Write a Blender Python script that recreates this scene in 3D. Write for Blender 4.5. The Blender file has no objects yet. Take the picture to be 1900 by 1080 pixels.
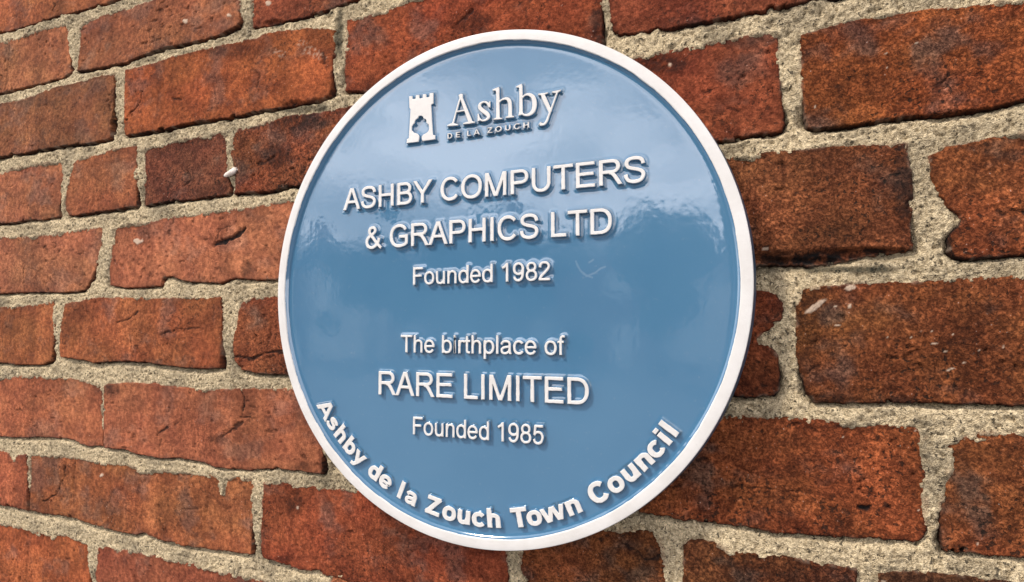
import bpy, math, random
import numpy as np
from mathutils import Matrix, Vector
from mathutils.geometry import tessellate_polygon

scene = bpy.context.scene
coll = scene.collection
R = 0.19                      # radius of the plaque, metres
T = 0.022                     # rim front stands this far proud of the brick faces

# ------------------------------------------------------------------ camera
# solved from the rim of the plaque, the lettering and the brick courses
CAMP = np.array([1.03492651, -0.1744507, 2.0844306])
CAMR = np.array([0.06279751, 0.40055051, -0.01289086])
FPX = 1113.76783
def rotm(a):
    t = np.linalg.norm(a); k = a / t
    K = np.array([[0, -k[2], k[1]], [k[2], 0, -k[0]], [-k[1], k[0], 0]])
    return np.eye(3) + np.sin(t) * K + (1 - np.cos(t)) * K @ K
RM = rotm(CAMR)
cam_d = bpy.data.cameras.new('camera'); cam = bpy.data.objects.new('camera', cam_d)
coll.objects.link(cam); scene.camera = cam
B = np.array([[1, 0, 0], [0, 0, -1], [0, 1, 0]], float)   # wall frame (x right, y up, z out) -> world
Rw = B @ RM
M4 = Matrix.Identity(4)
for i in range(3):
    for j in range(3): M4[i][j] = Rw[i, j]
cp = B @ (CAMP * R)
for i in range(3): M4[i][3] = cp[i]
cam.matrix_world = M4
cam_d.sensor_width = 36; cam_d.lens = 36 * FPX / 1900
cam_d.clip_start = 0.01; cam_d.clip_end = 400

# ------------------------------------------------------------------ daylight
SUN_AZ = math.radians(-44)    # from the wall's outward normal (-Y), negative = viewer's left
SUN_EL = math.radians(49)
world = bpy.data.worlds.new('World'); scene.world = world; world.use_nodes = True
nt = world.node_tree; nt.nodes.clear()
wo = nt.nodes.new('ShaderNodeOutputWorld'); bg = nt.nodes.new('ShaderNodeBackground')
sky = nt.nodes.new('ShaderNodeTexSky'); sky.sky_type = 'NISHITA'; sky.sun_disc = False
sdir = Vector((math.sin(SUN_AZ) * math.cos(SUN_EL), -math.cos(SUN_AZ) * math.cos(SUN_EL), math.sin(SUN_EL)))
sky.sun_elevation = SUN_EL
sky.sun_rotation = math.atan2(sdir.x, sdir.y)
sky.air_density = 1.0; sky.dust_density = 1.5
tc = nt.nodes.new('ShaderNodeTexCoord')
mp = nt.nodes.new('ShaderNodeMapping'); mp.inputs['Scale'].default_value = (1.0, 1.0, 2.6)
mp.inputs['Location'].default_value = (0.35, 0.1, 0.42)
ns = nt.nodes.new('ShaderNodeTexNoise'); ns.inputs['Scale'].default_value = 3.4; ns.inputs['Detail'].default_value = 7
ns.inputs['Roughness'].default_value = 0.58
rp = nt.nodes.new('ShaderNodeValToRGB'); rp.color_ramp.elements[0].position = 0.40; rp.color_ramp.elements[1].position = 0.62
mx = nt.nodes.new('ShaderNodeMix'); mx.data_type = 'RGBA'
sx = nt.nodes.new('ShaderNodeSeparateXYZ'); gm = nt.nodes.new('ShaderNodeMapRange')
gm.inputs['From Min'].default_value = 0.42; gm.inputs['From Max'].default_value = 0.95; gm.inputs['To Min'].default_value = 1.0; gm.inputs['To Max'].default_value = 0.22
cm = nt.nodes.new('ShaderNodeVectorMath'); cm.operation = 'SCALE'; cm.inputs[0].default_value = (58.0, 56.5, 58.5)
nt.links.new(tc.outputs['Generated'], sx.inputs[0]); nt.links.new(sx.outputs['Z'], gm.inputs['Value']); nt.links.new(gm.outputs[0], cm.inputs['Scale']); nt.links.new(cm.outputs[0], mx.inputs['B'])
ml = nt.nodes.new('ShaderNodeMath'); ml.operation = 'MULTIPLY_ADD'; ml.inputs[1].default_value = 0.66; ml.inputs[2].default_value = 0.30
L = nt.links.new
L(tc.outputs['Generated'], mp.inputs['Vector']); L(mp.outputs[0], ns.inputs['Vector']); L(ns.outputs['Fac'], rp.inputs[0])
L(rp.outputs[0], ml.inputs[0]); L(ml.outputs[0], mx.inputs['Factor']); L(sky.outputs[0], mx.inputs['A'])
L(mx.outputs['Result'], bg.inputs['Color']); L(bg.outputs[0], wo.inputs['Surface'])
bg.inputs['Strength'].default_value = 0.068
sl = bpy.data.lights.new('sun', 'SUN'); sl.energy = 4.2; sl.angle = math.radians(6); sl.color = (1.0, 0.93, 0.84)
so = bpy.data.objects.new('sun', sl); coll.objects.link(so)
so.rotation_euler = (-sdir).to_track_quat('-Z', 'Y').to_euler(); so.location = sdir * 20
vs = scene.view_settings; vs.view_transform = 'Standard'; vs.look = 'None'; vs.gamma = 1; vs.use_curve_mapping = False
vs.exposure = -0.42

# ------------------------------------------------------------------ numeric helpers
def homog(depth):
    """3x3 matrix: wall-plane metres (x, z) at world y=depth -> photograph pixels"""
    f = FPX
    K = np.array([[f, 0, 950], [0, -f, 540], [0, 0, 1.0]])
    M = np.diag([1, 1, -1.0]) @ RM.T
    C = CAMP * R - np.array([0, 0, -depth])
    return K @ np.column_stack([M[:, 0], M[:, 1], -M @ C])
HW = np.linalg.inv(homog(T)); HP = np.linalg.inv(homog(0.0))
def px(pts, H=HW):
    q = np.c_[np.array(pts, float), np.ones(len(pts))] @ H.T
    return q[:, :2] / q[:, 2:]

def hsh(ix, iy, seed):
    h = (ix.astype(np.int64) * 374761393 + iy.astype(np.int64) * 668265263 + seed * 974634777) & 0x7fffffff
    h = ((h ^ (h >> 13)) * 1274126177) & 0x7fffffff
    h = h ^ (h >> 16)
    return (h & 0xffff) / 65535.0
def vnoise(x, y, seed=0):
    ix = np.floor(x); iy = np.floor(y); fx = x - ix; fy = y - iy
    u = fx * fx * fx * (fx * (fx * 6 - 15) + 10); v = fy * fy * fy * (fy * (fy * 6 - 15) + 10)
    a = hsh(ix, iy, seed); b = hsh(ix + 1, iy, seed); c = hsh(ix, iy + 1, seed); d = hsh(ix + 1, iy + 1, seed)
    return (a * (1 - u) + b * u) * (1 - v) + (c * (1 - u) + d * u) * v * 1.0
def fbm(x, y, seed=0, o=4, g=0.5):
    s = 0; a = 1; t = 0
    for i in range(o):
        s = s + a * (vnoise(x, y, seed + i * 17) - 0.5); t += a; a *= g
        x, y = x * 1.93 + y * 0.37 + 3.1, y * 1.93 - x * 0.37 + 7.7
    return s / t * 2
def sstep(a, b, x):
    t = np.clip((x - a) / (b - a), 0, 1); return t * t * (3 - 2 * t)
def poly_sdf(X, Y, P):
    P = np.asarray(P, float); n = len(P)
    d2 = np.full(X.shape, 1e9); ins = np.zeros(X.shape, bool)
    for i in range(n):
        x0, y0 = P[i]; x1, y1 = P[(i + 1) % n]
        ex, ey = x1 - x0, y1 - y0; l = ex * ex + ey * ey + 1e-18
        t = np.clip(((X - x0) * ex + (Y - y0) * ey) / l, 0, 1)
        d2 = np.minimum(d2, (X - x0 - t * ex) ** 2 + (Y - y0 - t * ey) ** 2)
        if y0 != y1:
            c = ((y0 > Y) != (y1 > Y)) & (X < x0 + (Y - y0) * ex / (y1 - y0)); ins ^= c
    d = np.sqrt(d2); return np.where(ins, -d, d)
def line_dist(X, Y, P):
    d2 = np.full(X.shape, 1e9)
    for (x0, y0), (x1, y1) in zip(P[:-1], P[1:]):
        ex, ey = x1 - x0, y1 - y0; l = ex * ex + ey * ey + 1e-18
        t = np.clip(((X - x0) * ex + (Y - y0) * ey) / l, 0, 1)
        d2 = np.minimum(d2, (X - x0 - t * ex) ** 2 + (Y - y0 - t * ey) ** 2)
    return np.sqrt(d2)

def mesh_from(name, V, F, mats, smooth=True, matidx=None, attrs=None, parent=None, kind=None):
    """V (n,3) world-or-local metres, F (m,k) array or list of faces"""
    me = bpy.data.meshes.new(name)
    V = np.ascontiguousarray(V, dtype=np.float32)
    if isinstance(F, np.ndarray):
        k = F.shape[1]; m = len(F); flat = F.astype(np.int32).ravel()
        me.vertices.add(len(V)); me.vertices.foreach_set('co', V.ravel())
        me.loops.add(len(flat)); me.loops.foreach_set('vertex_index', flat)
        me.polygons.add(m); me.polygons.foreach_set('loop_start', np.arange(0, m * k, k, dtype=np.int32))
        try: me.polygons.foreach_set('loop_total', np.full(m, k, dtype=np.int32))
        except Exception: pass
        me.update(calc_edges=True)
    else:
        me.from_pydata(V.tolist(), [], F); m = len(F)
    me.polygons.foreach_set('use_smooth', np.full(m, bool(smooth)))
    for mm in (mats if isinstance(mats, (list, tuple)) else [mats]): me.materials.append(mm)
    if matidx is not None: me.polygons.foreach_set('material_index', np.asarray(matidx, dtype=np.int32))
    for an, (ty, data) in (attrs or {}).items():
        at = me.attributes.new(an, ty, 'POINT')
        at.data.foreach_set('value' if ty == 'FLOAT' else 'color', np.ascontiguousarray(data, dtype=np.float32).ravel())
    me.update()
    o = bpy.data.objects.new(name, me); coll.objects.link(o)
    if parent is not None: o.parent = parent
    if kind: o['kind'] = kind
    return o
def empty(name, label, cat, loc=(0, 0, 0)):
    o = bpy.data.objects.new(name, None); coll.objects.link(o); o.location = loc
    o['label'] = label; o['category'] = cat; o.empty_display_size = 0.05
    return o
def grid_faces(nx, ny, keep):
    i = np.arange(nx * ny).reshape(ny, nx)
    a = i[:-1, :-1][keep]; b = i[:-1, 1:][keep]; c = i[1:, 1:][keep]; d = i[1:, :-1][keep]
    F = np.stack([a, b, c, d], 1)
    used = np.zeros(nx * ny, bool); used[F.ravel()] = True
    remap = np.cumsum(used) - 1
    return remap[F], used

# ------------------------------------------------------------------ materials
def s2l(c):
    c = np.array(c, float) / 255.0
    return np.where(c <= 0.04045, c / 12.92, ((c + 0.055) / 1.055) ** 2.4)
class NT:
    def __init__(s, name):
        s.m = bpy.data.materials.new(name); s.m.use_nodes = True; s.t = s.m.node_tree
        s.b = s.t.nodes['Principled BSDF']
    def n(s, ty, **kw):
        x = s.t.nodes.new(ty)
        for k, v in kw.items():
            if k in x.inputs: x.inputs[k].default_value = v
            else: setattr(x, k, v)
        return x
    def l(s, a, b): s.t.links.new(a, b)
    def noise(s, scale, detail=4, rough=0.55, vec=None, dist=0):
        x = s.n('ShaderNodeTexNoise'); x.inputs['Scale'].default_value = scale; x.inputs['Detail'].default_value = detail
        x.inputs['Roughness'].default_value = rough; x.inputs['Distortion'].default_value = dist
        if vec is not None: s.l(vec, x.inputs['Vector'])
        return x.outputs['Fac']
    def ramp(s, f, a, b, ca=0.0, cb=1.0):
        x = s.n('ShaderNodeMapRange'); s.l(f, x.inputs['Value'])
        x.inputs['From Min'].default_value = a; x.inputs['From Max'].default_value = b
        x.inputs['To Min'].default_value = ca; x.inputs['To Max'].default_value = cb
        x.interpolation_type = 'SMOOTHSTEP'; return x.outputs['Result']
    def math(s, op, a, b):
        x = s.n('ShaderNodeMath', operation=op)
        if op == 'MULTIPLY_ADD': x.inputs[2].default_value = 0.3
        for i, v in enumerate((a, b)):
            if isinstance(v, (int, float)): x.inputs[i].default_value = v
            else: s.l(v, x.inputs[i])
        return x.outputs[0]
    def mix(s, f, a, b, mode='MIX'):
        x = s.n('ShaderNodeMix'); x.data_type = 'RGBA'; x.blend_type = mode
        for k, v in (('Factor', f), ('A', a), ('B', b)):
            if isinstance(v, (int, float)): x.inputs[k].default_value = v
            elif isinstance(v, (tuple, list, np.ndarray)): x.inputs[k].default_value = tuple(v)[:3] + (1,)
            else: s.l(v, x.inputs[k])
        return x.outputs['Result']
    def coord(s):
        return s.n('ShaderNodeTexCoord').outputs['Object']
    def attr(s, name):
        x = s.n('ShaderNodeAttribute'); x.attribute_name = name; return x
    def bump(s, h, strength, dist):
        x = s.n('ShaderNodeBump'); x.inputs['Strength'].default_value = strength; x.inputs['Distance'].default_value = dist
        s.l(h, x.inputs['Height']); s.l(x.outputs[0], s.b.inputs['Normal']); return x

def brick_material():
    k = NT('fired_clay'); v = k.coord()
    col = k.attr('tone').outputs['Color']
    gr = k.attr('grime_shade').outputs['Fac']; lime = k.attr('lime').outputs['Fac']
    big = k.noise(48, 5, 0.6, v, 0.6); mid = k.noise(230, 5, 0.65, v); fine = k.noise(900, 3, 0.6, v)
    c = k.mix(k.ramp(big, 0.34, 0.66), k.mix(1.0, col, (0.76, 0.72, 0.73, 1), 'MULTIPLY'), k.mix(1.0, col, (1.22, 1.2, 1.12, 1), 'MULTIPLY'))
    c = k.mix(k.ramp(mid, 0.35, 0.7), k.mix(1.0, c, (0.66, 0.63, 0.63, 1), 'MULTIPLY'), k.mix(1.0, c, (1.30, 1.30, 1.26, 1), 'MULTIPLY'))
    c = k.mix(k.ramp(fine, 0.2, 0.8), k.mix(1.0, c, (0.72, 0.70, 0.70, 1), 'MULTIPLY'), k.mix(1.0, c, (1.25, 1.25, 1.25, 1), 'MULTIPLY'))
    rg = k.attr('grain').outputs['Fac']
    gn = k.ramp(k.noise(560, 4, 0.75, v, 0.5), 0.42, 0.56)
    c = k.mix(rg, c, k.mix(gn, k.mix(1.0, c, (0.34, 0.30, 0.30, 1), 'MULTIPLY'), k.mix(1.0, c, (1.42, 1.40, 1.34, 1), 'MULTIPLY')))
    # dark burnt specks and little pits
    sp = k.noise(330, 2, 0.5, v, 0.3)
    pit = k.math('MULTIPLY', k.ramp(sp, 0.59, 0.64), k.math('MULTIPLY', k.ramp(k.noise(22, 3, .6, v), 0.38, 0.62, 0.05, 1.0), k.math('MULTIPLY_ADD', rg, 0.8)))
    c = k.mix(k.math('MULTIPLY', pit, 0.92), c, (0.012, 0.012, 0.010, 1))
    # pale sandy flecks
    fl = k.ramp(k.noise(560, 2, 0.5, v), 0.735, 0.77)
    c = k.mix(k.math('MULTIPLY', fl, 0.6), c, (0.62, 0.45, 0.36, 1))
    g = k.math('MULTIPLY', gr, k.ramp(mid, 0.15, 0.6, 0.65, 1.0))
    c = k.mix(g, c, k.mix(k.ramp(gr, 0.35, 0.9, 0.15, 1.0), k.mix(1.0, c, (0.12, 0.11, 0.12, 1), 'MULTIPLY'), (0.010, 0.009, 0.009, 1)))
    c = k.mix(lime, c, (0.60, 0.45, 0.33, 1))
    k.l(c, k.b.inputs['Base Color']); k.b.inputs['Roughness'].default_value = 0.92
    k.b.inputs['Specular IOR Level'].default_value = 0.12
    h = k.math('ADD', k.math('MULTIPLY', mid, 0.8), k.math('MULTIPLY', fine, 0.5))
    h = k.math('ADD', h, k.math('MULTIPLY', gn, k.math('MULTIPLY', rg, 0.5)))
    h = k.math('SUBTRACT', h, k.math('MULTIPLY', pit, 0.8))
    k.bump(h, 0.9, 0.0010)
    return k.m
def mortar_material():
    k = NT('lime_mortar'); v = k.coord()
    big = k.noise(30, 4, 0.6, v); g1 = k.noise(420, 4, 0.7, v); g2 = k.noise(1100, 2, 0.6, v)
    gr = k.attr('grime_shade').outputs['Fac']; red = k.attr('dust').outputs['Fac']
    c = k.mix(k.ramp(big, 0.25, 0.62), (0.42, 0.345, 0.235, 1), (0.86, 0.70, 0.46, 1))
    c = k.mix(k.ramp(g1, 0.30, 0.68), k.mix(1.0, c, (0.50, 0.47, 0.43, 1), 'MULTIPLY'), k.mix(1.0, c, (1.2, 1.2, 1.2, 1), 'MULTIPLY'))
    c = k.mix(k.ramp(g2, 0.2, 0.8), k.mix(1.0, c, (0.62, 0.60, 0.57, 1), 'MULTIPLY'), k.mix(1.0, c, (1.30, 1.30, 1.28, 1), 'MULTIPLY'))
    sp = k.ramp(k.noise(430, 2, 0.5, v, 0.5), 0.62, 0.66)
    c = k.mix(k.math('MULTIPLY', sp, 0.85), c, (0.05, 0.042, 0.03, 1))
    c = k.mix(red, c, (0.30, 0.16, 0.10, 1))
    c = k.mix(k.math('MULTIPLY', gr, k.ramp(g1, 0.3, 0.6, 0.6, 1.0)), c, (0.018, 0.022, 0.016, 1))
    k.l(c, k.b.inputs['Base Color']); k.b.inputs['Roughness'].default_value = 0.95
    k.b.inputs['Specular IOR Level'].default_value = 0.2
    h = k.math('ADD', g1, k.math('MULTIPLY', g2, 0.9))
    k.bump(h, 1.0, 0.0026)
    return k.m
def blue_material():
    k = NT('blue_gloss_enamel'); v = k.coord()
    n = k.noise(9, 4, 0.5, v); n2 = k.noise(90, 3, 0.5, v)
    c = k.mix(k.ramp(n, 0.3, 0.7), (0.070, 0.188, 0.322, 1), (0.084, 0.208, 0.345, 1))
    mk = k.attr('mark').outputs['Fac']; dirt = k.attr('dirt').outputs['Fac']
    dust = k.ramp(k.noise(260, 4, 0.7, v), 0.60, 0.80, 0.0, 0.22)
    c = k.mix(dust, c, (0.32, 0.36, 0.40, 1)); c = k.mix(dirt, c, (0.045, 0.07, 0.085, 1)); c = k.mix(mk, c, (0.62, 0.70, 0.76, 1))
    k.l(c, k.b.inputs['Base Color'])
    r = k.ramp(k.noise(30, 5, 0.6, v), 0.3, 0.75, 0.04, 0.10); k.l(r, k.b.inputs['Roughness'])
    k.b.inputs['IOR'].default_value = 2.15
    k.bump(k.math('ADD', n2, k.math('MULTIPLY', k.noise(700, 2, 0.5, v), 0.04)), 0.07, 0.0006)
    return k.m
def navy_material():
    k = NT('dark_blue_edge_paint')
    c = k.mix(k.ramp(k.noise(120, 3, 0.6, k.coord()), 0.3, 0.7), (0.02, 0.045, 0.085, 1), (0.035, 0.07, 0.12, 1))
    k.l(c, k.b.inputs['Base Color']); k.b.inputs['Roughness'].default_value = 0.4
    return k.m
def white_material():
    k = NT('white_enamel'); v = k.coord()
    c = k.mix(k.ramp(k.noise(35, 5, 0.6, v), 0.3, 0.7), (0.68, 0.65, 0.615, 1), (0.755, 0.73, 0.70, 1))
    d = k.ramp(k.noise(300, 5, 0.7, v), 0.60, 0.74)
    c = k.mix(k.math('MULTIPLY', d, 0.4), c, (0.45, 0.40, 0.34, 1))
    k.l(c, k.b.inputs['Base Color']); k.b.inputs['Roughness'].default_value = 0.38
    k.bump(k.math('ADD', k.noise(160, 3, 0.6, v), k.math('MULTIPLY', k.noise(800, 2, 0.5, v), 0.3)), 0.35, 0.0006)
    return k.m
MB, MM, MBL, MNV, MW = brick_material(), mortar_material(), blue_material(), navy_material(), white_material()

# ------------------------------------------------------------------ the wall: bricks traced in the photograph
def Ly(x, y0):            # a course line: height in the picture at x for a course that meets x=0 at y0
    return y0 + (y0 - 611.0) / 1684.0 * x
# (colour, roughness of face, [outline, clockwise from top left, photo pixels])
BR = [
 ('150 82 52', .5, [(-120,-20),(100,-66),(300,-115),(300,-30),(215,0),(152,20),(101,32),(47,50),(0,62),(-120,98)]),
 ('152 90 64', .5, [(-70,97),(0,78),(34,69),(67,56),(124,42),(128,66),(129,100),(130,134),(111,145),(67,157),(20,167),(0,172),(-70,192)]),
 ('142 80 57', .5, [(148,50),(153,42),(202,24),(260,7),(340,-18),(440,-50),(446,0),(447,40),(442,50),(404,66),(371,76),(303,89),(256,106),(236,116),(190,125),(162,130),(143,132),(146,100)]),
 ('138 68 50', .7, [(464,-60),(620,-105),(780,-150),(790,-45),(640,4),(605,17),(573,30),(540,37),(505,44),(468,53),(465,10)]),
 ('134 80 56', .5, [(-70,210),(0,191),(34,187),(61,178),(84,168),(115,158),(152,151),(189,140),(214,135),(213,170),(211,215),(205,257),(169,266),(135,269),(94,275),(50,283),(0,291),(-70,308)]),
 ('152 78 44', .6, [(233,130),(256,125),(286,118),(320,106),(354,98),(388,89),(438,78),(479,71),(489,64),(526,57),(573,52),(622,55),(621,90),(618,130),(613,178),(590,186),(573,190),(539,196),(506,203),(465,209),(431,219),(371,224),(330,233),(303,241),(256,248),(232,253),(231,229),(232,168)]),
 ('142 64 42', .7, [(643,35),(660,33),(684,28),(692,22),(715,20),(745,6),(800,-10),(950,-48),(1116,-88),(1117,0),(1117,60),(1114,84),(960,115),(800,146),(700,164),(669,170),(640,168),(638,140),(641,90)]),
 ('140 68 50', .7, [(1130,-92),(1300,-135),(1640,-225),(1650,-28),(1565,-8),(1500,2),(1428,19),(1386,25),(1311,40),(1243,53),(1201,59),(1150,65),(1138,58),(1132,42),(1130,0)]),
 ('152 88 66', .5, [(-70,340),(0,322),(20,313),(50,307),(84,302),(114,298),(117,325),(112,365),(106,402),(78,407),(47,408),(27,412),(0,415),(-70,423)]),
 ('142 80 56', .5, [(134,303),(145,295),(189,283),(222,273),(254,270),(254,300),(254,345),(252,382),(216,388),(189,392),(162,397),(126,401),(120,388),(121,360),(128,328)]),
 ('122 66 56', .8, [(268,275),(293,270),(320,260),(354,254),(388,248),(411,242),(418,254),(421,280),(424,310),(422,330),(425,356),(421,361),(371,368),(320,373),(287,377),(267,382),(266,350),(267,310)]),
 ('134 70 50', .9, [(433,256),(441,239),(472,232),(506,224),(539,214),(573,211),(640,199),(760,170),(760,322),(640,338),(536,346),(499,356),(455,357),(434,362),(437,345),(436,325),(432,300),(428,285)]),
 ('140 66 48', .7, [(1000,155),(1100,128),(1169,107),(1209,99),(1268,86),(1332,76),(1386,63),(1436,60),(1444,70),(1447,110),(1450,160),(1457,235),(1450,243),(1395,252),(1336,261),(1150,296),(1000,322)]),
 ('146 74 42', .9, [(1482,64),(1521,55),(1563,40),(1626,32),(1690,21),(1753,13),(1837,8),(1900,-5),(2120,-55),(2120,146),(1900,186),(1837,198),(1753,210),(1690,215),(1626,225),(1563,234),(1500,239),(1495,232),(1490,180),(1487,126)]),
 ('156 92 70', .3, [(-70,452),(0,439),(34,439),(67,437),(88,436),(128,429),(162,422),(191,419),(190,440),(186,470),(178,495),(168,520),(158,537),(135,542),(94,543),(50,543),(0,545),(-70,551)]),
 ('158 90 68', .3, [(209,422),(222,417),(256,414),(286,409),(320,400),(371,395),(421,388),(465,383),(490,381),(505,376),(536,370),(625,357),(625,513),(516,518),(472,520),(435,516),(404,526),(357,523),(334,521),(317,513),(301,515),(297,531),(263,534),(229,534),(202,530),(201,500),(203,470)]),
 ('134 74 52', .9, [(1100,330),(1348,295),(1386,288),(1437,282),(1521,274),(1605,267),(1683,265),(1688,290),(1692,330),(1694,370),(1692,425),(1693,462),(1681,467),(1614,476),(1563,487),(1500,494),(1430,493),(1405,492),(1100,512)]),
 ('134 70 44', .9, [(1722,290),(1733,283),(1757,271),(1795,265),(1837,255),(1900,248),(2120,222),(2120,458),(1900,473),(1850,478),(1799,481),(1770,478),(1762,470),(1764,437),(1775,425),(1786,412),(1778,398),(1758,385),(1742,360),(1728,325)]),
 ('148 84 54', .5, [(-70,570),(0,569),(34,569),(67,565),(100,558),(103,580),(102,610),(98,655),(95,671),(74,677),(34,677),(0,674),(-70,674)]),
 ('148 80 52', .6, [(121,563),(152,558),(172,552),(236,552),(286,553),(337,552),(411,551),(414,580),(413,611),(412,650),(410,684),(370,684),(337,682),(303,678),(270,672),(219,670),(175,673),(148,667),(113,663),(111,645),(112,620),(118,580)]),
 ('144 74 54', .8, [(447,563),(465,553),(506,550),(640,549),(700,549),(700,702),(640,700),(533,696),(472,692),(446,686),(437,672),(431,650),(432,630),(436,615),(440,595),(442,580)]),
 ('128 62 42', .8, [(1150,532),(1403,538),(1425,540),(1442,547),(1453,560),(1452,578),(1449,594),(1435,607),(1414,618),(1404,628),(1408,640),(1426,642),(1438,650),(1444,665),(1446,700),(1445,722),(1438,735),(1370,737),(1150,722)]),
 ('128 70 44', .9, [(1492,537),(1510,533),(1530,531),(1590,525),(1648,525),(1698,523),(1732,520),(1800,515),(1900,511),(2120,502),(2120,760),(1900,752),(1816,750),(1732,748),(1650,748),(1563,749),(1510,748),(1500,735),(1494,722),(1487,695),(1476,661),(1475,630),(1476,594),(1479,567)]),
 ('156 88 64', .35, [(-70,703),(0,702),(34,698),(84,698),(135,702),(178,711),(188,725),(189,760),(190,800),(189,828),(165,829),(148,825),(135,816),(74,811),(34,813),(0,811),(-70,808)]),
 ('156 88 66', .4, [(192,716),(200,713),(236,709),(286,712),(320,717),(377,722),(438,721),(545,720),(600,724),(605,770),(600,837),(595,881),(556,874),(506,871),(455,873),(404,869),(371,858),(337,851),(297,851),(256,844),(229,834),(193,831),(192,790)]),
 ('136 68 42', .9, [(1120,768),(1348,771),(1449,773),(1521,779),(1584,788),(1660,788),(1711,796),(1716,803),(1718,850),(1719,884),(1722,940),(1721,985),(1716,1000),(1703,1007),(1689,1007),(1626,1002),(1521,996),(1479,992),(1433,990),(1378,977),(1336,973),(1268,969),(1239,960),(1184,952),(1120,950)]),
 ('144 76 48', .9, [(1759,817),(1790,811),(1824,802),(1900,800),(2120,815),(2120,1068),(1900,1038),(1850,1034),(1795,1028),(1755,1025),(1749,1016),(1744,968),(1746,930),(1747,897),(1757,875),(1761,850),(1757,830)]),
 ('152 80 58', .5, [(-70,828),(0,836),(17,840),(20,852),(27,853),(32,843),(49,843),(51,865),(52,885),(50,948),(25,942),(0,938),(-70,925)]),
 ('148 84 56', .6, [(54,843),(84,843),(118,848),(152,850),(189,858),(229,860),(245,864),(259,874),(303,873),(337,875),(397,881),(406,891),(410,917),(415,918),(421,888),(438,884),(463,890),(471,898),(470,925),(468,950),(467,990),(466,1030),(430,1026),(381,1019),(337,1013),(293,1003),(264,988),(249,994),(209,986),(169,974),(135,962),(78,954),(53,948),(53,900)]),
 ('144 68 48', .7, [(489,895),(526,895),(546,901),(573,900),(607,908),(640,907),(700,916),(800,932),(944,952),(943,1040),(941,1136),(820,1112),(700,1089),(640,1077),(600,1067),(573,1060),(539,1053),(516,1044),(488,1036),(484,1010),(485,969)]),
 ('130 70 44', .9, [(966,954),(1060,967),(1130,982),(1180,983),(1201,985),(1222,998),(1231,1020),(1236,1050),(1239,1080),(1240,1195),(1100,1170),(975,1146),(972,1080),(963,1053),(965,1000)]),
 ('118 64 44', 1., [(1268,1012),(1281,1000),(1300,1003),(1327,1006),(1361,1023),(1428,1030),(1479,1036),(1521,1046),(1591,1054),(1593,1100),(1595,1262),(1400,1225),(1270,1201),(1268,1100)]),
 ('106 66 52', 1., [(1631,1063),(1660,1059),(1689,1059),(1732,1063),(1795,1070),(1900,1082),(2120,1110),(2120,1380),(1640,1272),(1628,1150)]),
 ('152 78 48', .5, [(-70,952),(0,970),(34,977),(67,986),(91,990),(96,998),(104,990),(135,996),(162,1007),(165,1040),(163,1122),(0,1090),(-70,1070)]),
 ('140 74 56', .5, [(180,1013),(209,1016),(219,1024),(229,1019),(303,1036),(371,1050),(421,1063),(472,1073),(590,1105),(590,1220),(400,1178),(178,1125),(177,1070)]),
]
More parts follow.
